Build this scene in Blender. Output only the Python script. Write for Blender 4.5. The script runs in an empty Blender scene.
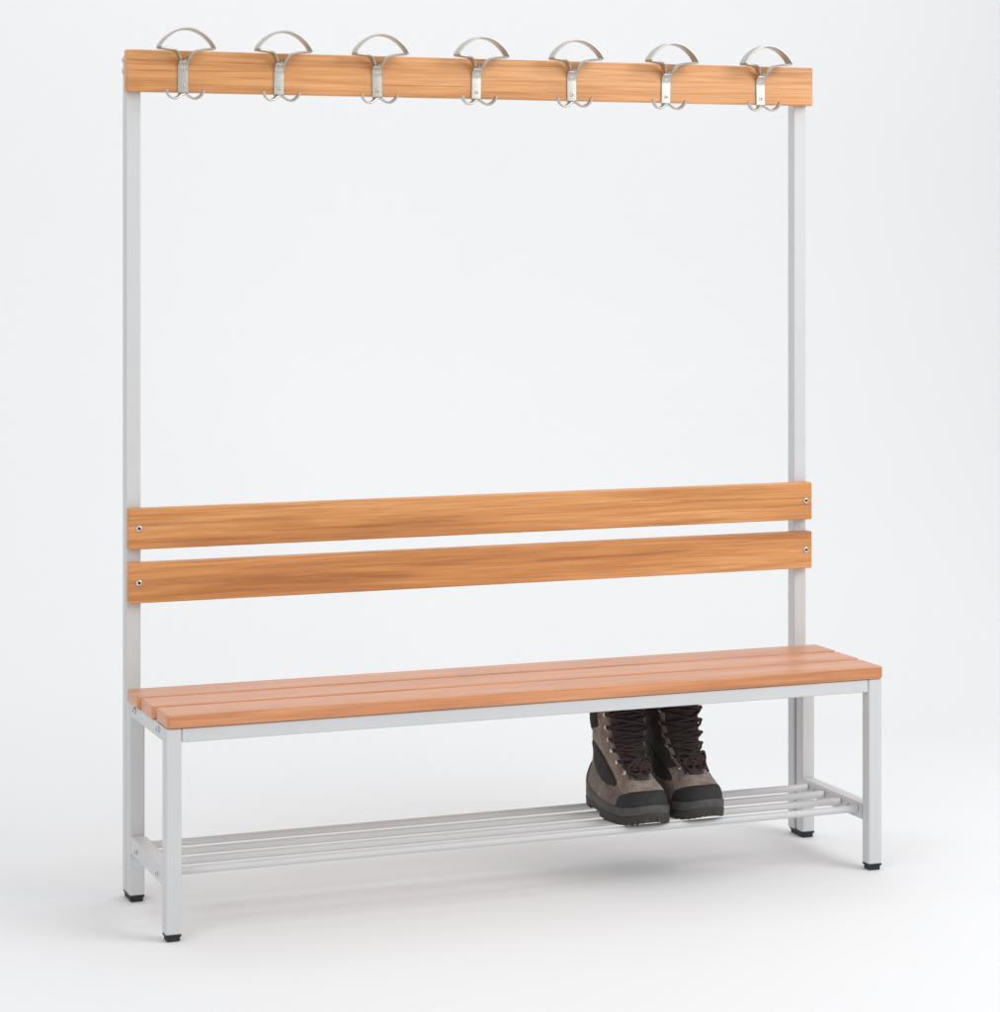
import bpy, bmesh, math, random
import numpy as np
from mathutils import Vector, Matrix, noise as mnoise
random.seed(7)
S = bpy.context.scene
COL = S.collection
PI = math.pi

# ------------------------------------------------------------------ helpers
ORG = {}                                     # world origin of every object

def tag(o, label=None, cat=None, group=None, kind=None):
    if label: o['label'] = label
    if cat: o['category'] = cat
    if group: o['group'] = group
    if kind: o['kind'] = kind

def empty(name, loc):
    o = bpy.data.objects.new(name, None); COL.objects.link(o)
    o.location = loc; o.empty_display_size = .1
    ORG[o.name] = Vector(loc)
    return o

def obj(name, bm, mat, parent=None, origin=None, wn=True, smooth=True, mat2=None):
    """links a bmesh given in world coordinates as one object with its own origin"""
    bmesh.ops.recalc_face_normals(bm, faces=bm.faces[:])
    if origin is None:
        co = [v.co for v in bm.verts]
        lo = Vector([min(c[i] for c in co) for i in range(3)]); hi = Vector([max(c[i] for c in co) for i in range(3)])
        origin = (lo + hi) / 2
    origin = Vector(origin)
    for v in bm.verts: v.co -= origin
    for f in bm.faces: f.smooth = smooth
    me = bpy.data.meshes.new(name); bm.to_mesh(me); bm.free()
    me.materials.append(mat)
    if mat2: me.materials.append(mat2)
    o = bpy.data.objects.new(name, me); COL.objects.link(o)
    ORG[o.name] = origin
    if parent:
        o.parent = parent; o.location = origin - ORG[parent.name]
    else:
        o.location = origin
    if wn:
        m = o.modifiers.new('normals', 'WEIGHTED_NORMAL'); m.weight = 80; m.keep_sharp = True
    return o

def copy_tree(o, parent, world):
    c = o.copy(); COL.objects.link(c); c.parent = parent
    ORG[c.name] = Vector(world); c.location = Vector(world) - ORG[parent.name]
    for ch in o.children:
        d = ch.copy(); COL.objects.link(d); d.parent = c
        ORG[d.name] = Vector(world) + ch.location
    return c

def box(x0, x1, y0, y1, z0, z1, bev=.003, seg=3, bm=None):
    b = bm or bmesh.new()
    g = bmesh.ops.create_cube(b, size=1)
    vs = g['verts']
    for v in vs:
        v.co = Vector(((x0+x1)/2 + v.co.x*(x1-x0), (y0+y1)/2 + v.co.y*(y1-y0), (z0+z1)/2 + v.co.z*(z1-z0)))
    if bev:
        es = list({e for v in vs for e in v.link_edges})
        bmesh.ops.bevel(b, geom=es, offset=bev, segments=seg, profile=.5, affect='EDGES')
    return b

def cyl(p0, p1, r, n=24, bm=None, bev=0, r1=None):
    b = bm or bmesh.new()
    p0, p1 = Vector(p0), Vector(p1); d = p1 - p0
    q = Vector((0, 0, 1)).rotation_difference(d.normalized()).to_matrix().to_4x4()
    M = Matrix.Translation((p0+p1)/2) @ q
    g = bmesh.ops.create_cone(b, cap_ends=True, segments=n, radius1=r, radius2=r if r1 is None else r1, depth=d.length, matrix=M)
    if bev:
        es = [e for e in {e for v in g['verts'] for e in v.link_edges} if any(len(f.verts) > 4 for f in e.link_faces)]
        bmesh.ops.bevel(b, geom=es, offset=bev, segments=2, profile=.5, affect='EDGES')
    return b

def dome(c, axis, r, h, bm=None, n=16, socket=0):
    """a low domed screw or bolt head sitting on a surface at c, pointing along axis"""
    b = bm or bmesh.new()
    c, axis = Vector(c), Vector(axis).normalized()
    t = axis.orthogonal().normalized(); u = axis.cross(t)
    prof = [(r, 0), (r, h*.35), (r*.9, h*.7), (r*.7, h*.93)]
    if socket: prof += [(r*socket, h), (r*socket, h*.15)]
    else: prof += [(r*.35, h)]
    rings = []
    for (rr, hh) in prof:
        rings.append([b.verts.new(c + axis*hh + (t*math.cos(2*PI*i/n) + u*math.sin(2*PI*i/n))*rr) for i in range(n)])
    for a, d in zip(rings, rings[1:]):
        for i in range(n): b.faces.new((a[i], a[(i+1) % n], d[(i+1) % n], d[i]))
    last = b.faces.new(rings[-1]); b.faces.new(rings[0][::-1])
    if socket:
        last.material_index = 1
        for e in last.edges:
            for f in e.link_faces: f.material_index = 1
    return b

def sweep(pts, wdirs, widths, thick, bm=None):
    """flat metal strip: centre points, direction of its width, width, thickness"""
    b = bm or bmesh.new()
    pts = [Vector(p) for p in pts]; n = len(pts); secs = []
    for i, p in enumerate(pts):
        t = (pts[min(i+1, n-1)] - pts[max(i-1, 0)]).normalized()
        w = Vector(wdirs[i]); w = (w - t*w.dot(t)).normalized(); nn = t.cross(w).normalized()
        hw, ht = widths[i]/2, thick/2
        k = min(ht*.6, .0009)
        prof = [(hw-k, ht), (hw, ht-k), (hw, -ht+k), (hw-k, -ht), (-hw+k, -ht), (-hw, -ht+k), (-hw, ht-k), (-hw+k, ht)]
        secs.append([b.verts.new(p + w*a + nn*c) for a, c in prof])
    for a, c in zip(secs, secs[1:]):
        for j in range(8): b.faces.new((a[j], a[(j+1) % 8], c[(j+1) % 8], c[j]))
    b.faces.new(secs[0]); b.faces.new(secs[-1][::-1])
    return b

def spline(ctrl, n):
    """Catmull-Rom through rows of any width"""
    c = np.array(ctrl, float); c = np.vstack([2*c[0]-c[1], c, 2*c[-1]-c[-2]])
    out = []; m = len(c) - 3
    for k in range(n+1):
        u = k/n*m; i = min(int(u), m-1); t = u - i
        a, b, d, e = c[i], c[i+1], c[i+2], c[i+3]
        out.append(.5*((2*b) + (d-a)*t + (2*a-5*b+4*d-e)*t*t + (3*b-a-3*d+e)*t**3))
    return out

def tube(pts, r, bm=None, n=8):
    b = bm or bmesh.new()
    pts = [Vector(p) for p in pts]; m = len(pts)
    t0 = (pts[1]-pts[0]).normalized(); u = t0.orthogonal().normalized(); rings = []
    for i, p in enumerate(pts):
        t = (pts[min(i+1, m-1)] - pts[max(i-1, 0)]).normalized()
        u = (u - t*u.dot(t)).normalized(); v = t.cross(u)
        rings.append([b.verts.new(p + (u*math.cos(2*PI*j/n) + v*math.sin(2*PI*j/n))*r) for j in range(n)])
    for a, d in zip(rings, rings[1:]):
        for j in range(n): b.faces.new((a[j], a[(j+1) % n], d[(j+1) % n], d[j]))
    b.faces.new(rings[0][::-1]); b.faces.new(rings[-1])
    return b

# ------------------------------------------------------------------ materials
class NT:
    def __init__(s, name):
        s.m = bpy.data.materials.new(name); s.m.use_nodes = True
        s.t = s.m.node_tree; s.n = s.t.nodes; s.l = s.t.links
        s.b = s.n['Principled BSDF']
    def add(s, kind, **kw):
        o = s.n.new(kind)
        for k, v in kw.items():
            if k in o.inputs: o.inputs[k].default_value = v
            else: setattr(o, k, v)
        return o
    def link(s, a, b): s.l.new(a, b)

def mat_paint():
    k = NT('light_grey_powder_coat'); b = k.b
    tc = k.add('ShaderNodeTexCoord'); n1 = k.add('ShaderNodeTexNoise'); n1.inputs['Scale'].default_value = 900; n1.inputs['Detail'].default_value = 2
    n2 = k.add('ShaderNodeTexNoise'); n2.inputs['Scale'].default_value = 6; n2.inputs['Detail'].default_value = 3
    k.link(tc.outputs['Object'], n1.inputs['Vector']); k.link(tc.outputs['Object'], n2.inputs['Vector'])
    cr = k.add('ShaderNodeValToRGB'); cr.color_ramp.elements[0].position = .3; cr.color_ramp.elements[1].position = .7
    cr.color_ramp.elements[0].color = (*PAINT[0], 1); cr.color_ramp.elements[1].color = (*PAINT[1], 1)
    k.link(n2.outputs['Fac'], cr.inputs['Fac']); k.link(cr.outputs['Color'], b.inputs['Base Color'])
    bu = k.add('ShaderNodeBump'); bu.inputs['Strength'].default_value = .05; bu.inputs['Distance'].default_value = .0004
    k.link(n1.outputs['Fac'], bu.inputs['Height']); k.link(bu.outputs['Normal'], b.inputs['Normal'])
    b.inputs['Roughness'].default_value = .42
    return k.m

def mat_wood(name, off, light, mid, dark, band=.5, rough=.36, rings=15, ringamt=1.0):
    """oiled beech: long grain along the board, darker flame shaped bands, fine pores"""
    k = NT(name); b = k.b
    tc = k.add('ShaderNodeTexCoord')
    def mapped(scale, o):
        mp = k.add('ShaderNodeMapping'); mp.inputs['Scale'].default_value = scale; mp.inputs['Location'].default_value = o
        k.link(tc.outputs['Object'], mp.inputs['Vector']); return mp.outputs['Vector']
    # broad bands
    nb = k.add('ShaderNodeTexNoise'); nb.inputs['Scale'].default_value = 1; nb.inputs['Detail'].default_value = 3; nb.inputs['Roughness'].default_value = .5; nb.inputs['Distortion'].default_value = .6
    k.link(mapped((.75, 12, 19), (off, off*.7, off*1.3)), nb.inputs['Vector'])
    # growth rings drawn out into flames
    ns = k.add('ShaderNodeTexNoise'); ns.inputs['Scale'].default_value = 1; ns.inputs['Detail'].default_value = 4; ns.inputs['Roughness'].default_value = .58; ns.inputs['Distortion'].default_value = 1.5
    k.link(mapped((1.5, 17, 36), (off*2.1, off, off*.4)), ns.inputs['Vector'])
    nf = k.add('ShaderNodeTexNoise'); nf.inputs['Scale'].default_value = 1; nf.inputs['Detail'].default_value = 3
    k.link(mapped((6, 260, 260), (off, 0, 0)), nf.inputs['Vector'])
    r1 = k.add('ShaderNodeValToRGB'); e = r1.color_ramp.elements
    e[0].position = .40; e[0].color = (*light, 1); e[1].position = .68; e[1].color = (*dark, 1)
    m_ = r1.color_ramp.elements.new(.50); m_.color = (*mid, 1)
    add = k.add('ShaderNodeMath', operation='MULTIPLY_ADD'); add.inputs[1].default_value = band; 
    mul = k.add('ShaderNodeMath', operation='MULTIPLY'); mul.inputs[1].default_value = 1-band
    k.link(ns.outputs['Fac'], mul.inputs[0]); k.link(nb.outputs['Fac'], add.inputs[0]); k.link(mul.outputs[0], add.inputs[2])
    k.link(add.outputs[0], r1.inputs['Fac'])
    r2 = k.add('ShaderNodeValToRGB'); e = r2.color_ramp.elements
    e[0].position = .35; e[0].color = (.80, .77, .74, 1); e[1].position = .62; e[1].color = (1.03, 1.02, 1.0, 1)
    k.link(nf.outputs['Fac'], r2.inputs['Fac'])
    ng = k.add('ShaderNodeTexNoise'); ng.inputs['Scale'].default_value = 1; ng.inputs['Detail'].default_value = 2.2; ng.inputs['Roughness'].default_value = .42; ng.inputs['Distortion'].default_value = .25
    k.link(mapped((.55, 7, 11), (off*1.7, off*.3, off*.9)), ng.inputs['Vector'])
    g1 = k.add('ShaderNodeMath', operation='MULTIPLY'); g1.inputs[1].default_value = rings
    g2 = k.add('ShaderNodeMath', operation='FRACT')
    k.link(ng.outputs['Fac'], g1.inputs[0]); k.link(g1.outputs[0], g2.inputs[0])
    r3 = k.add('ShaderNodeValToRGB'); e = r3.color_ramp.elements
    e[0].position = 0; e[0].color = (1.02, 1.02, 1.02, 1); e[1].position = 1; e[1].color = (1, 1, 1, 1)
    for pp, cc in ((.55, (.98, .965, .95)), (.86, (.84, .79, .73)), (.93, (.80, .73, .66))):
        q = r3.color_ramp.elements.new(pp); q.color = (*cc, 1)
    m0 = k.add('ShaderNodeMix', data_type='RGBA', blend_type='MULTIPLY'); m0.inputs['Factor'].default_value = ringamt
    k.link(r1.outputs['Color'], m0.inputs[6]); k.link(r3.outputs['Color'], m0.inputs[7])
    mx = k.add('ShaderNodeMix', data_type='RGBA', blend_type='MULTIPLY'); mx.inputs['Factor'].default_value = .85
    nl = k.add('ShaderNodeTexNoise'); nl.inputs['Scale'].default_value = 1; nl.inputs['Detail'].default_value = 2; nl.inputs['Distortion'].default_value = .3
    k.link(mapped((3.2, 80, 125), (off*.6, off*1.9, off*2.3)), nl.inputs['Vector'])
    r4 = k.add('ShaderNodeValToRGB'); e = r4.color_ramp.elements
    e[0].position = .585; e[0].color = (1, 1, 1, 1); e[1].position = .66; e[1].color = (.76, .69, .62, 1)
    k.link(nl.outputs['Fac'], r4.inputs['Fac'])
    m1 = k.add('ShaderNodeMix', data_type='RGBA', blend_type='MULTIPLY'); m1.inputs['Factor'].default_value = ringamt*.8
    k.link(m0.outputs[2], m1.inputs[6]); k.link(r4.outputs['Color'], m1.inputs[7])
    k.link(m1.outputs[2], mx.inputs[6]); k.link(r2.outputs['Color'], mx.inputs[7])
    k.link(mx.outputs[2], b.inputs['Base Color'])
    bu = k.add('ShaderNodeBump'); bu.inputs['Strength'].default_value = .12; bu.inputs['Distance'].default_value = .0006
    k.link(nf.outputs['Fac'], bu.inputs['Height']); k.link(bu.outputs['Normal'], b.inputs['Normal'])
    b.inputs['Roughness'].default_value = rough
    b.inputs['Coat Weight'].default_value = .15; b.inputs['Coat Roughness'].default_value = .3
    return k.m

def mat_metal(name, col, rough):
    k = NT(name); b = k.b
    b.inputs['Metallic'].default_value = 1
    tc = k.add('ShaderNodeTexCoord'); n = k.add('ShaderNodeTexNoise'); n.inputs['Scale'].default_value = 60; n.inputs['Detail'].default_value = 3
    k.link(tc.outputs['Object'], n.inputs['Vector'])
    r = k.add('ShaderNodeMapRange'); r.inputs['To Min'].default_value = rough-.06; r.inputs['To Max'].default_value = rough+.1
    k.link(n.outputs['Fac'], r.inputs['Value']); k.link(r.outputs['Result'], b.inputs['Roughness'])
    b.inputs['Base Color'].default_value = (*col, 1)
    return k.m

def mat_cloth(name, c0, c1, rough=.85, scale=180, bump=.5, big=18, sheen=.0, dist=.0012):
    k = NT(name); b = k.b
    tc = k.add('ShaderNodeTexCoord')
    n = k.add('ShaderNodeTexNoise'); n.inputs['Scale'].default_value = scale; n.inputs['Detail'].default_value = 4
    n2 = k.add('ShaderNodeTexNoise'); n2.inputs['Scale'].default_value = big; n2.inputs['Detail'].default_value = 5; n2.inputs['Roughness'].default_value = .6
    k.link(tc.outputs['Object'], n.inputs['Vector']); k.link(tc.outputs['Object'], n2.inputs['Vector'])
    mx = k.add('ShaderNodeMath', operation='MULTIPLY_ADD'); mx.inputs[1].default_value = .35
    ml = k.add('ShaderNodeMath', operation='MULTIPLY'); ml.inputs[1].default_value = .65
    k.link(n2.outputs['Fac'], ml.inputs[0]); k.link(n.outputs['Fac'], mx.inputs[0]); k.link(ml.outputs[0], mx.inputs[2])
    r = k.add('ShaderNodeValToRGB'); e = r.color_ramp.elements
    e[0].position = .36; e[0].color = (*c0, 1); e[1].position = .64; e[1].color = (*c1, 1)
    k.link(mx.outputs[0], r.inputs['Fac']); k.link(r.outputs['Color'], b.inputs['Base Color'])
    bu = k.add('ShaderNodeBump'); bu.inputs['Strength'].default_value = bump; bu.inputs['Distance'].default_value = dist
    k.link(mx.outputs[0], bu.inputs['Height']); k.link(bu.outputs['Normal'], b.inputs['Normal'])
    b.inputs['Roughness'].default_value = rough
    if sheen: b.inputs['Sheen Weight'].default_value = sheen
    return k.m

def mat_backdrop():
    k = NT('white_paper_backdrop'); b = k.b
    tc = k.add('ShaderNodeTexCoord'); n = k.add('ShaderNodeTexNoise'); n.inputs['Scale'].default_value = .8; n.inputs['Detail'].default_value = 3
    k.link(tc.outputs['Object'], n.inputs['Vector'])
    r = k.add('ShaderNodeValToRGB'); e = r.color_ramp.elements
    e[0].position = .3; e[0].color = (.838, .842, .848, 1); e[1].position = .7; e[1].color = (.852, .856, .863, 1)
    k.link(n.outputs['Fac'], r.inputs['Fac']); k.link(r.outputs['Color'], b.inputs['Base Color'])
    b.inputs['Roughness'].default_value = .7; b.inputs['Specular IOR Level'].default_value = .2
    return k.m

PAINT = ((.61, .615, .618), (.63, .635, .638))
PAINT_M = mat_paint()
W_SEAT = [mat_wood('beech_seat_slat', o, (.72, .325, .155), (.67, .285, .125), (.55, .215, .085), .5, .34, 11, .5) for o in (3.1, 11.7, 23.9)]
W_BACK = [mat_wood('beech_backrest_board', o, (.80, .40, .155), (.68, .30, .095), (.42, .152, .041), .55, .4) for o in (5.3, 37.2)]
W_TOP = mat_wood('beech_hook_board', 51.4, (.80, .41, .175), (.73, .345, .125), (.50, .20, .062), .5, .4)
M_STEEL = mat_metal('satin_nickel', (.57, .545, .495), .39)
M_ZINC = mat_metal('zinc_screw', (.62, .62, .60), .35)
M_DARK = mat_metal('shaded_socket', (.05, .05, .05), .5)  # near-black colour paints the shade inside screw and bolt recesses
M_RUBBER = mat_cloth('black_rubber_foot', (.012, .012, .013), (.02, .02, .021), .6, 300, .2)
B_SUEDE = mat_cloth('taupe_suede', (.115, .088, .074), (.335, .27, .228), .92, 210, .9, 34, .2, .002)
B_SUEDE2 = mat_cloth('darker_taupe_nubuck', (.095, .072, .062), (.20, .155, .13), .92, 210, .9, 34, .15, .002)
B_TOE = mat_cloth('black_rubber_toe', (.013, .013, .014), (.026, .026, .027), .78, 260, .4, 26)
B_SOLE = mat_cloth('dark_outsole', (.024, .022, .02), (.05, .046, .042), .75, 220, .5, 40)
B_MID = mat_cloth('grey_midsole', (.05, .048, .046), (.09, .086, .08), .7, 300, .3, 30)
B_HEEL = mat_cloth('grey_heel_rubber', (.065, .063, .058), (.115, .11, .10), .75, 260, .4, 30)
B_MESH = mat_cloth('black_mesh', (.012, .011, .011), (.035, .032, .03), .9, 700, .9, 60)
B_TONGUE = mat_cloth('dark_brown_tongue', (.022, .014, .014), (.055, .037, .036), .85, 200, .8, 40, .15)
B_LACE = mat_cloth('dark_brown_lace', (.016, .009, .009), (.05, .028, .026), .85, 700, .8, 120)
B_LINING = mat_cloth('black_lining', (.012, .012, .012), (.022, .021, .02), .95, 300, .4)
B_HOOK = mat_metal('brass_lace_hook', (.72, .63, .5), .3)

# ------------------------------------------------------------------ setting: a white sweep
def backdrop():
    b = bmesh.new(); R = 1.6; yw = 2.6; prof = [(-9, 0), (-4, 0)]
    yc = yw - R
    prof += [(-1.5 + i*.5, 0) for i in range(0, int((yc+1.5)/.5)+1)]
    if prof[-1][0] < yc-.01: prof.append((yc, 0))
    for i in range(1, 25):
        a = i/24*PI/2; prof.append((yc + R*math.sin(a), R - R*math.cos(a)))
    prof += [(yw, 2.6), (yw, 4.5), (yw, 6.5)]
    xs = [-8, -4, -2, 0, 2, 4, 6, 9]
    rows = [[b.verts.new((x, y, z)) for x in xs] for y, z in prof]
    for r, s in zip(rows, rows[1:]):
        for i in range(len(xs)-1): b.faces.new((r[i], r[i+1], s[i+1], s[i]))
    o = obj('backdrop', b, mat_backdrop(), origin=(0, 0, 0), wn=False)
    tag(o, 'seamless white studio sweep, floor curving up into the wall', kind='structure')
backdrop()

# ------------------------------------------------------------------ the bench
L = 1.4787; D = .3387; T = .03
bench = empty('cloakroom_bench', (L/2, -D/2, 0))
tag(bench, 'cloakroom bench with beech slats, grey steel frame, shoe shelf and seven coat hooks', 'bench')
ZS1, ZS0, ZA0 = .4138, .3895, .3625
XR = L
XF = L - .003                                   # right front leg stands a hair further in

def add_foot(leg, x0, x1, y0, y1):
    b = bmesh.new()
    box(x0+.0004, x1-.0004, y0+.0004, y1-.0004, .0085, .0135, .0015, 2, b)
    box(x0+.0025, x1-.0025, y0+.0025, y1-.0025, 0, .0095, .002, 2, b)
    obj('rubber_foot', b, M_RUBBER, leg)

def leg(name, x0, y0, ztop, d=T, foot=T):
    o = obj(name, box(x0, x0+T, y0, y0+d, .0125, ztop, .0035, 3), PAINT_M, bench)
    if foot: add_foot(o, x0, x0+T, y0, y0+foot)
    return o
for x in (0, XF-T): leg('front_leg', x, -D, ZS0-.0005)
for x in (0, XR+.002-T): leg('rear_leg', x, -T, ZS0-.0005, T, .0635)
ups = [leg('upright', x, .0035, 1.642, T, 0) for x in (-.0005, XR-.0015-T)]
for z in (1.6395-.012, 1.618-.012):
    obj('bolt', dome((-.0005, .019, z+.004), (-1, 0, 0), .0055, .004), M_ZINC, ups[0])
    obj('bolt', dome((XR-.0015, .019, z+.004), (1, 0, 0), .0055, .004), M_ZINC, ups[1])

# seat frame
obj('seat_rail', box(T+.0006, XF-T-.0006, -D+.0012, -D+T, ZA0, ZS0-.001, .0025, 3), PAINT_M, bench)
obj('seat_rail', box(T+.0006, XR-T-.0006, -T, -.002, ZA0, ZS0-.001, .0025, 3), PAINT_M, bench)
for x0, x1, s in ((.0012, .0295, -1), (XR-.0305, XR-.0022, 1)):
    r = obj('side_rail', box(x0, x1, -D+T+.0006, -T-.0006, ZA0-.001, ZS0-.001, .0025, 3), PAINT_M, bench)
    for y in (-.0725, -.2755):
        obj('bolt', dome((x0 if s < 0 else x1, y, .379), (s, 0, 0), .0062, .0045, socket=.42), M_ZINC, r, mat2=M_DARK)

# seat slats
W = .0957; gap = (.342-.0295-3*W)/2
for i, (xa, xb) in enumerate(((-.0055, L+.004), (-.002, L+.0015), (.0025, L-.0015))):
    y1 = -.0295 - i*(W+gap)
    b = box(xa, xb, y1-W, y1, ZS0, ZS1, 0)
    up = [e for e in b.edges if abs(e.verts[0].co.z-e.verts[1].co.z) > .01]
    bmesh.ops.bevel(b, geom=up, offset=.0075, segments=5, profile=.5, affect='EDGES')     # corners rounded in plan
    rim = [e for e in b.edges if abs(e.verts[0].co.z-e.verts[1].co.z) < 1e-6]
    bmesh.ops.bevel(b, geom=rim, offset=.0028, segments=3, profile=.5, affect='EDGES')
    obj('seat_slat', b, W_SEAT[i], bench)

# backrest boards and hook board, screwed to the front of the uprights
for i, (z0, z1, zs) in enumerate(((.6804, .7602, .7212), (.5762, .655, .6158))):
    bd = obj('backrest_board', box(0, L+.0005, -.02, .003, z0, z1, .0028, 3), W_BACK[i], bench)
    for x in (.0205, L-.0147):
        obj('screw', dome((x, -.0199, zs), (0, -1, 0), .0066, .0028, socket=.42, n=20), M_ZINC, bd, mat2=M_DARK)
obj('hook_board', box(-.004, L+.0025, -.02, .003, 1.5685, 1.65, .0028, 3), W_TOP, bench)

# ------------------------------------------------------------------ coat hooks
def hook_at(x, z):
    """bent strip hook; local axes: x right, f forward (towards -Y), z up"""
    def P(a, f, c): return Vector((x+a, -.0202-f, z+c))
    TH = .0037
    # back plate, its top leaning forward
    pl = spline([(0, .0013, -.0335), (0, .0013, -.02), (0, .0013, 0), (0, .0014, .014), (0, .004, .023), (0, .011, .031)], 24)
    hook = obj('coat_hook', sweep([P(*p) for p in pl], [(1, 0, 0)]*len(pl), [.0205]*len(pl), TH), M_STEEL, bench, origin=P(0, 0, 0))
    # hat loop: two arms, a split bottom bar and the arch, one closed strip
    F = .031
    b = bmesh.new()
    for s in (-1, 1):
        ctrl = [(s*.0053, .0085, .0285), (s*.0072, .0105, .0345), (s*.0120, .0160, .0415), (s*.0175, .0210, .0478),
                (s*.025, .0255, .0515), (s*.038, .0295, .0530), (s*.0545, F, .0545)]
        pts = spline(ctrl, 30); wd = []; ww = []
        for k in range(31):
            t = min(1, max(0, k/8)); t = t*t*(3-2*t); a = t*PI/2
            wd.append((math.cos(a), -math.sin(a)*s, 0.0) if s > 0 else (math.cos(a), math.sin(a), 0.0))
            ww.append(.0098 + .0060*t + .0115*max(0, (k-12)/18))
        sweep([P(*p) for p in pts], wd, ww, TH, b)
    arc = []
    for k in range(41):
        u = -math.cos(PI*k/40)                    # pointed arch, between a parabola and an ellipse
        e = .62*(1-u*u) + .38*math.sqrt(max(0, 1-u*u))
        arc.append((.0548*u, F, .0550 + .0375*e))
    sweep([P(*p) for p in arc], [(0, 1, 0)]*41, [.0285]*41, TH, b)
    obj('hat_loop', b, M_STEEL, hook)
    # double coat prong
    b = bmesh.new()
    for s in (-1, 1):
        ctrl = [(0, .006, -.0325), (s*.006, .009, -.0345), (s*.013, .012, -.0395), (s*.021, .014, -.0418), (s*.0285, .0155, -.039), (s*.034, .017, -.033), (s*.0368, .018, -.0265)]
        pts = spline(ctrl, 26)
        sweep([P(*p) for p in pts], [(0, 1, .12)]*27, [.0130 - .002*k/26 for k in range(27)], .0042, b)
        tip = P(*pts[-1]); n0 = len(b.verts)
        for v in bmesh.ops.create_icosphere(b, subdivisions=2, radius=1)['verts']: v.co = tip + Vector((v.co.x*.0032, v.co.y*.0058, v.co.z*.0032))
    sweep([P(0, .0013, -.030), P(0, .0035, -.0335), P(0, .012, -.0335)], [(1, 0, 0)]*3, [.0205, .017, .010], TH, b)
    obj('double_prong', b, M_STEEL, hook)
    for c in (.0165, -.017):
        obj('screw', dome(P(0, .0028, c), (0, -1, 0), .0042, .002, socket=.4, n=14), M_ZINC, hook, mat2=M_DARK)
    return hook
HX = [.1065, .2993, .5018, .7132, .9225, 1.1354, 1.355]
HZ = 1.598
h0 = hook_at(HX[0], HZ)
dz = [0, 0, -.0005, .0004, .0002, -.0004, 0]
for i, x in enumerate(HX[1:], 1):
    h = copy_tree(h0, bench, (x, -.0202, HZ + dz[i]))
    h.rotation_euler = (0, math.radians((0, .9, -1.1, .7, -.5, 1.0, -.8)[i]), math.radians((0, 1.5, -1, 2, -1.5, .8, 1.2)[i]))

# ------------------------------------------------------------------ shoe shelf
TY = [-.066, -.14, -.214, -.289]; TR = .0073; TZ = .1172
for x0, x1, s in ((.0012, .029, -1), (L-.0295, L-.0015, 1)):
    r = obj('shelf_rail', box(x0, x1, -D+T+.0006, -T-.0006, .0965, .129, .0025, 3), PAINT_M, bench)
    for y in (-.087, -.267):
        obj('bolt', dome((x0 if s < 0 else x1, y, .111), (s, 0, 0), .0048, .0034, socket=.5), M_ZINC, r, mat2=M_DARK)
    xi = x1 if s < 0 else x0
    b = bmesh.new()
    box(min(xi, xi-s*.0035), max(xi, xi-s*.0035), -.306, -.034, .1005, .1265, .0008, 2, b)
    k = obj('shelf_bracket', b, PAINT_M, bench)
    for y in (-.098, -.25):
        obj('bolt', dome((xi-s*.0035, y, .1155), (-s, 0, 0), .0045, .003, socket=.5), M_ZINC, k, mat2=M_DARK)
for y in TY:
    obj('shelf_bar', cyl((.034, y, TZ), (L-.0345, y, TZ), TR, 28, bev=.001), PAINT_M, bench)

# ------------------------------------------------------------------ hiking boots
H0, H1 = .026, .246
hh = [.020, .030, .044, .056, .066, .073, .079, .086, .096, .112, .135, .165, .200, .225, .246]
yf = [-.146, -.149, -.150, -.146, -.136, -.122, -.106, -.090, -.075, -.061, -.048, -.038, -.033, -.032, -.034]
yb = [.138, .142, .144, .144, .142, .140, .137, .133, .127, .119, .112, .110, .112, .113, .114]
ww = [.0590, .0595, .0592, .0570, .0535, .0475, .0465, .0455, .0445, .0445, .046, .048, .0495, .0500, .0500]
ev = [.74, .74, .74, .75, .76, .76, .78, .80, .82, .86, .90, .92, .92, .92, .92]
_TC = {}
def tab(t, h):
    key = (id(t), round(h, 5))
    if key not in _TC: _TC[key] = _tab(t, h)
    return _TC[key]
def _tab(t, h):
    # smoothed table lookup
    return float(np.mean([np.interp(h+d, hh, t) for d in (-.005, -.0025, 0, .0025, .005)]))
def surf(th, h, sg=1):
    f, bk, w, e = tab(yf, h), tab(yb, h), tab(ww, h), tab(ev, h)
    s, c = math.sin(th), -math.cos(th)
    y = (f+bk)/2 + (bk-f)/2*math.copysign(abs(c)**e, c)
    x = w*math.copysign(abs(s)**min(1, e+.12), s)
    u = (bk-y)/(bk-f)                         # 0 heel .. 1 toe
    foot = np.interp(u, [0, .2, .42, .7, .9, 1], [.80, .80, .84, 1.0, .97, .93])
    k = np.interp(h, [.03, .085, .14], [1, .75, 0])
    m = foot*k + (1-k)
    x = x*m + .006*k*max(0, u-.45)            # toes lean to the inner side
    p = Vector((sg*x, y, h))
    if h > .04:                               # worn leather is never quite smooth
        q = Vector((x, y, h))
        d = mnoise.noise(q*38 + Vector((sg*7, 0, 0)))*.0016 + mnoise.noise(Vector((x*35, y*75, h*75)))*.0007
        r = Vector((sg*x, (y-(f+bk)/2), 0))
        if r.length > 1e-6: p += r.normalized()*d*min(1, (h-.04)/.02)
    return p
def nrm(th, h, sg):
    a = surf(th+.01, h, sg) - surf(th-.01, h, sg); b = surf(th, h+.002, sg) - surf(th, h-.002, sg)
    n = a.cross(b)*sg
    return n.normalized() if n.length > 1e-12 else Vector((0, 0, 1))
def on(th, h, off, sg): return surf(th, h, sg) + nrm(th, h, sg)*off

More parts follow.
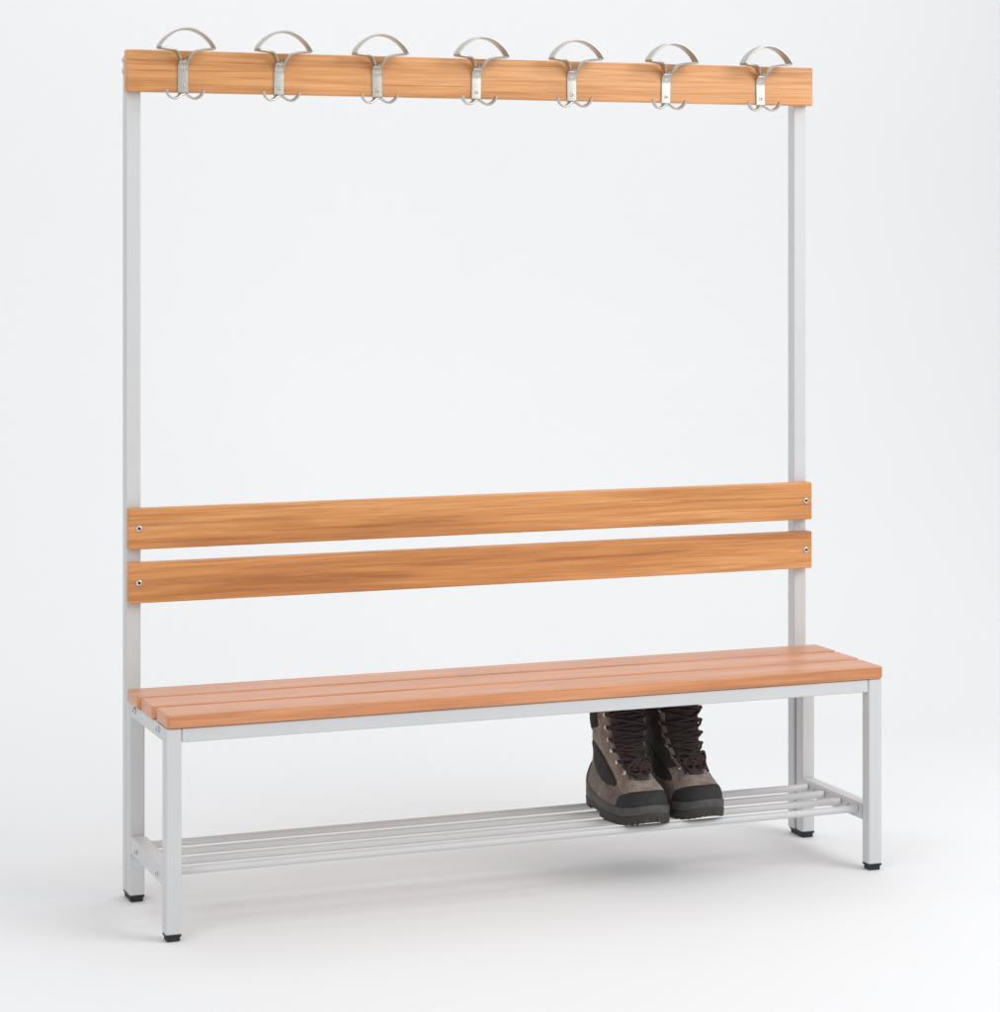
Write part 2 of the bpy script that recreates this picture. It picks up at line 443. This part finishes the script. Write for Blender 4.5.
def patch(rows, off, sg, ox, cols=24, lip=.004, puff=0, ridge=None):
    """a panel laid over the boot: rows = [(h, th0, th1)]; raised by off, its rim closed down to the boot"""
    b = bmesh.new(); G = []; n = len(rows)
    for i, (h, a, c) in enumerate(rows):
        line = []
        for j in range(cols+1):
            t = a + (c-a)*j/cols
            e = min(i, n-1-i)/max(1, (n-1)/2); e2 = min(j, cols-j)/(cols/2)
            o = off*(.45 + .55*min(1, min(e, e2)*5)) + puff*math.sqrt(max(0, e*e2))
            if ridge: o += ridge(t, h)*min(1, e2*3)
            hh_ = h(j/cols) if callable(h) else h
            line.append(b.verts.new(ox + on(t, hh_, o, sg)))
        G.append(line)
    for r, s in zip(G, G[1:]):
        for j in range(cols): b.faces.new((r[j], r[j+1], s[j+1], s[j]))
    loop = G[0][:] + [r[-1] for r in G[1:-1]] + G[-1][::-1] + [r[0] for r in G[-2:0:-1]]
    coords = []
    for i, (h, a, c) in enumerate(rows):
        for j in range(cols+1):
            coords.append(((i, j), a + (c-a)*j/cols, h(j/cols) if callable(h) else h))
    lut = {G[i][j]: (t, h) for (i, j), t, h in coords}
    inner = [b.verts.new(ox + on(*lut[v], -lip, sg)) for v in loop]
    m = len(loop)
    for i in range(m): b.faces.new((loop[i], loop[(i+1) % m], inner[(i+1) % m], inner[i]))
    return b

def lin(a, b, n): return [a + (b-a)*i/(n-1) for i in range(n)]
def throat(h):                               # half angle of the lace opening
    return float(np.interp(h, [.08, .09, .105, .13, .17, .21, .246], [.34, .46, .60, .74, .84, .86, .86]))

def make_boot(cx, cy, zb, rot, sg, label):
    root = empty('hiking_boot', (cx, cy, zb))
    tag(root, label, 'boot', 'hiking boots on the shoe shelf')
    ox = Vector((cx, cy, zb)); kids = []
    def part(name, b, m, parent=None, wn=False):
        o = obj(name, b, m, parent or root, wn=wn); kids.append(o); return o
    # upper: outer shell, rolled rim, lining down inside
    b = bmesh.new(); N = 96
    hs = list(np.linspace(.022, .078, 26)) + list(np.linspace(.082, H1, 42))
    R = [[b.verts.new(ox + surf(2*PI*j/N, h, sg)) for j in range(N)] for h in hs]
    for r, s in zip(R, R[1:]):
        for j in range(N): b.faces.new((r[j], r[(j+1) % N], s[(j+1) % N], s[j]))
    b.faces.new(R[0][::-1])
    top = R[-1]
    for h, o in ((H1+.003, -.002), (H1+.003, -.006), (H1-.004, -.009), (.17, -.010), (.10, -.012)):
        nx = [b.verts.new(ox + on(2*PI*j/N, min(h, H1), o, sg) + Vector((0, 0, max(0, h-H1)))) for j in range(N)]
        for j in range(N): b.faces.new((top[j], top[(j+1) % N], nx[(j+1) % N], nx[j]))
        top = nx
    b.faces.new(top[::-1])
    part('upper', b, B_SUEDE)
    # padded dark collar round the back of the shaft
    rows = []
    for h in lin(.152, H1-.001, 26):
        t = (h-.152)/(H1-.152)
        half = .45 + 1.30*min(1, t*4.5)**.6
        rows.append((h, PI-half, PI+half))
    part('collar', patch(rows, .0016, sg, ox, 30, puff=.0015), B_LINING)
    # lower quarter of darker nubuck, both sides
    for s in (-1, 1):
        rows = []
        for h in lin(.030, .094, 18):
            t = (h-.03)/.064
            a, c = .78 + .42*t, 2.30 - .1*t
            rows.append((h, s*a if s > 0 else -c, s*c if s > 0 else -a))
        part('quarter_overlay', patch(rows, .0014, sg, ox, 26), B_SUEDE2)
    # black mesh panel in the side
    for s in (-1, 1):
        rows = []
        for i in range(22):
            r = -1 + 2*i/21*.999 + .0005
            h = .1020 + .037*r
            c = 1.72 + .12*r - .33*(1-r)*.42
            half = (.40 - .08*r)*math.sqrt(max(.003, 1 - abs(r)**2.6))
            a0, a1 = s*(c-half), s*(c+half)
            rows.append((h, min(a0, a1), max(a0, a1)))
        part('side_panel', patch(rows, .0024, sg, ox, 20), B_MESH)
    # rubber heel counter
    rows = []
    for h in lin(.026, .082, 18):
        t = (h-.026)/.056
        half = 1.02 - .50*t**1.6
        rows.append((h, PI-half, PI+half))
    part('heel_counter', patch(rows, .0045, sg, ox, 36, puff=.002), B_HEEL)
    rows = [(h, PI-.26, PI+.26) for h in lin(.08, .165, 12)]
    part('heel_strip', patch(rows, .0018, sg, ox, 12), B_LINING)
    # rubber toe cap
    rows = []
    for h in lin(.031, .0685, 22):
        t = (h-.031)/.0375
        half = 1.16*math.sqrt(max(.02, 1 - (max(0, t-.05)/.97)**2.7))
        rows.append((h, -half, half))
    part('toe_cap', patch(rows, .0020, sg, ox, 40, puff=.0008), B_TOE)
    # tongue filling the lace opening, quilted across
    def ridge(t, h): return .0022*max(0, math.sin(h*2*PI/.021))**.6
    rows = [(h, -throat(h)+.06, throat(h)-.06) for h in lin(.083, H1-.0005, 70)]
    tg = part('tongue', patch(rows, .0032, sg, ox, 30, puff=.003, ridge=ridge), B_TONGUE)
    # eyestay edging strips
    for s in (-1, 1):
        rows = []
        for h in lin(.084, H1-.001, 40):
            a, c = throat(h)-.07, throat(h)+.14 + .02*math.sin(h*300)
            rows.append((h, s*a if s > 0 else -c, s*c if s > 0 else -a))
        part('eyestay', patch(rows, .0022, sg, ox, 6), B_SUEDE)
    # dark panel standing in for the shade on the shaft's inner side
    rows = [(h, min(throat(h)+.16, 1.2) if h > .09 else .95, 2.15 - 1.2*max(0, (.115-h)/.04)) for h in lin(.090, H1-.001, 30)]
    part('inner_shade_panel', patch(rows, .0016, sg, ox, 26, puff=.001), B_TONGUE)
    # laces
    HK = [.092, .111, .131, .152, .176, .201, .226]
    b = bmesh.new(); jr = random.Random(3 if sg > 0 else 8)
    for i, h in enumerate(HK):
        for s in (-1, 1):
            bow = jr.uniform(-.004, .003); up = jr.uniform(0, .0035)
            h2 = HK[i+1] if i+1 < len(HK) else h+.004
            pts = []
            for k in range(15):
                u = k/14
                t = s*(-throat(h) + (throat(h)+throat(h2))*u)
                lift = .0085 + (.002+up)*math.sin(PI*u) + .0012*s*math.cos(PI*u*2)
                pts.append(ox + on(t, min(H1-.001, h+(h2-h)*u+bow*math.sin(PI*u)), lift, sg))
            tube(pts, .0027, b, 7)
        pts = [ox + on(-throat(h)-.03 + (2*throat(h)+.06)*k/14, h+.001, .0088+.002*math.sin(PI*k/14), sg) for k in range(15)]
        tube(pts, .0027, b, 7)
    lc = part('lace', b, B_LACE)
    # bow tied low on the instep: loops and loose ends hanging over the sides
    rnd = random.Random(5 if sg > 0 else 9)
    b = bmesh.new()
    for s in (-1, 1):
        for q in range(2):
            a = s*(.36 + .13*q); hb = .096 + .011*q
            pts = [(0, hb, .013), (a*.4, hb+.009, .015), (a*.9, hb+.004, .016), (a*1.1, hb-.006, .013), (a*.75, hb-.012, .012), (a*.3, hb-.006, .012), (0, hb, .013)]
            pts = [(t+rnd.uniform(-.05, .05), max(.078, h+rnd.uniform(-.003, .003)), o) for t, h, o in pts]
            tube([ox + on(t, h, o, sg) for t, h, o in spline(pts, 36)], .0030, b, 7)
        pts = [(0, .108, .012), (s*.2, .103, .015), (s*.4, .094, .014), (s*.46, .086, .010), (s*.5, .081, .007)]
        tube([ox + on(t, h, o, sg) for t, h, o in spline(pts, 24)], .0023, b, 7)
    kn = bmesh.ops.create_icosphere(b, subdivisions=2, radius=1)['verts']
    kc = ox + on(0, .112, .013, sg)
    for v in kn: v.co = kc + Vector((v.co.x*.009, v.co.y*.006, v.co.z*.006))
    part('lace_bow', b, B_LACE)
    # metal lace hooks
    for s in (-1, 1):
        for h in HK:
            t = s*(throat(h)+.115)
            n = nrm(t, h, sg); c = ox + on(t, h, .0022, sg)
            b = dome(c, n, .0050, .0026, n=10)
            up = Vector((0, 0, 1)); tt = n.cross(up).normalized()
            inw = tt if (on(0, h, 0, sg)-on(t, h, 0, sg)).dot(tt) > 0 else -tt
            sweep([c+n*.001, c+n*.004+inw*.001, c+n*.0065+inw*.0035, c+n*.006+inw*.0065], [up]*4, [.0062]*4, .0016, b)
            part('lace_hook', b, B_HOOK)
    # pull tab behind
    pts = [ox + on(PI, .222, .001, sg), ox + on(PI, .228, .009, sg), ox + on(PI, .238, .010, sg), ox + on(PI, .244, .001, sg)]
    part('pull_tab', sweep(pts, [(1, 0, 0)]*4, [.016]*4, .002), B_LINING)
    # soles
    def outline(off, n=120, h=.032):
        out = []
        for j in range(n):
            th = 2*PI*j/n; p = surf(th, h, sg); q = nrm(th, h, sg); q.z = 0
            out.append(p + q.normalized()*off)
        return out
    def slab(levels):
        b = bmesh.new(); prev = None; first = None
        for z, off in levels:
            r = []
            for p in outline(off):
                spring = .010*max(0, (-p.y-.095)/.055)**2
                r.append(b.verts.new(ox + Vector((p.x, p.y, (z(p) if callable(z) else z)+spring*(1 if not callable(z) else 1)))))
            if prev:
                for j in range(len(r)): b.faces.new((prev[j], prev[(j+1) % len(r)], r[(j+1) % len(r)], r[j]))
            else: first = r
            prev = r
        b.faces.new(prev); b.faces.new(first[::-1])
        return b
    rise = lambda z: (lambda p: z + .014*max(0, min(1, (p.y-.02)/.09)))
    part('midsole', slab([(.017, .0035), (.019, .0052), (.024, .0058), (.0285, .0056), (rise(.0325), .0052), (rise(.0345), .0032), (rise(.0345), -.004)]), B_MID)
    b = slab([(.0065, .001), (.0075, .0045), (.012, .0062), (.016, .0056), (.0185, .004), (.0188, -.003)])
    O = outline(.0045, 38)
    for p, q in zip(O, O[1:]+O[:1]):
        if -.005 < p.y < .055: continue                       # the raised arch
        d = (q-p); L_ = d.length; d.normalize(); n2 = Vector((d.y, -d.x, 0))
        if n2.dot(p - Vector((0, p.y*.6, 0))) < 0: n2 = -n2
        spring = .010*max(0, (-p.y-.095)/.055)**2
        bb = bmesh.new(); box(-L_*.47, L_*.47, -.016, .0004, 0, .0125, .0012, 2, bb)
        M = Matrix(((d.x, n2.x, 0, p.x), (d.y, n2.y, 0, p.y), (0, 0, 1, spring), (0, 0, 0, 1)))
        for v in bb.verts: v.co = ox + M @ v.co
        me = bpy.data.meshes.new('tmp'); bb.to_mesh(me); bb.free(); b.from_mesh(me); bpy.data.meshes.remove(me)
    part('outsole', b, B_SOLE)
    root.rotation_euler = (0, 0, rot)
    return root
BZ = TZ + TR + .0002
make_boot(.975, -.176, BZ, math.radians(-1.5), 1, 'taupe hiking boot showing its whole outer side and mesh panel, overlapping its mate')
make_boot(1.098, -.166, BZ, math.radians(2.0), -1, 'taupe hiking boot partly hidden behind its mate, nearer the right legs of the bench')

# ------------------------------------------------------------------ camera
cam = bpy.data.cameras.new('camera'); co = bpy.data.objects.new('camera', cam); COL.objects.link(co)
co.location = (-1.0693, -5.0182, 1.2843); co.rotation_euler = (PI/2, 0, -.3831)
cam.sensor_fit = 'HORIZONTAL'; cam.sensor_width = 36; cam.lens = 2601.78/1000*36
cam.shift_x = (500-581.44)/1000; cam.shift_y = -(506-238.21)/1000
cam.clip_start = .05; cam.clip_end = 100
S.camera = co

# ------------------------------------------------------------------ studio light
w = bpy.data.worlds.new('World'); S.world = w; w.use_nodes = True
bg = w.node_tree.nodes['Background']; bg.inputs['Color'].default_value = (.97, .985, 1, 1); bg.inputs['Strength'].default_value = .58
def area(name, loc, target, sx, sy, power, col=(1, 1, 1)):
    l = bpy.data.lights.new(name, 'AREA'); l.shape = 'RECTANGLE'; l.size = sx; l.size_y = sy; l.energy = power; l.color = col
    o = bpy.data.objects.new(name, l); COL.objects.link(o); o.location = loc
    o.rotation_euler = (Vector(target) - Vector(loc)).to_track_quat('-Z', 'Y').to_euler()
    return o
area('overhead_softbox', (1.05, .2, 3.9), (1.05, .2, 0), 5.6, 3.6, 48, (1, 1, 1))
area('key_softbox', (3.1, -2.8, 2.9), (.8, 0, 1.25), 2.4, 2.4, 82, (1, 1, 1))
area('fill_softbox', (-3.1, -3.6, 2.7), (.3, .1, 1.3), 2.6, 2.6, 44, (1, 1, 1))

v = S.view_settings
v.view_transform = 'Standard'; v.look = 'None'; v.exposure = 0; v.gamma = 1; v.use_curve_mapping = False
S.render.engine = 'CYCLES'
S.cycles.use_denoising = True
S.cycles.max_bounces = 8; S.cycles.diffuse_bounces = 5
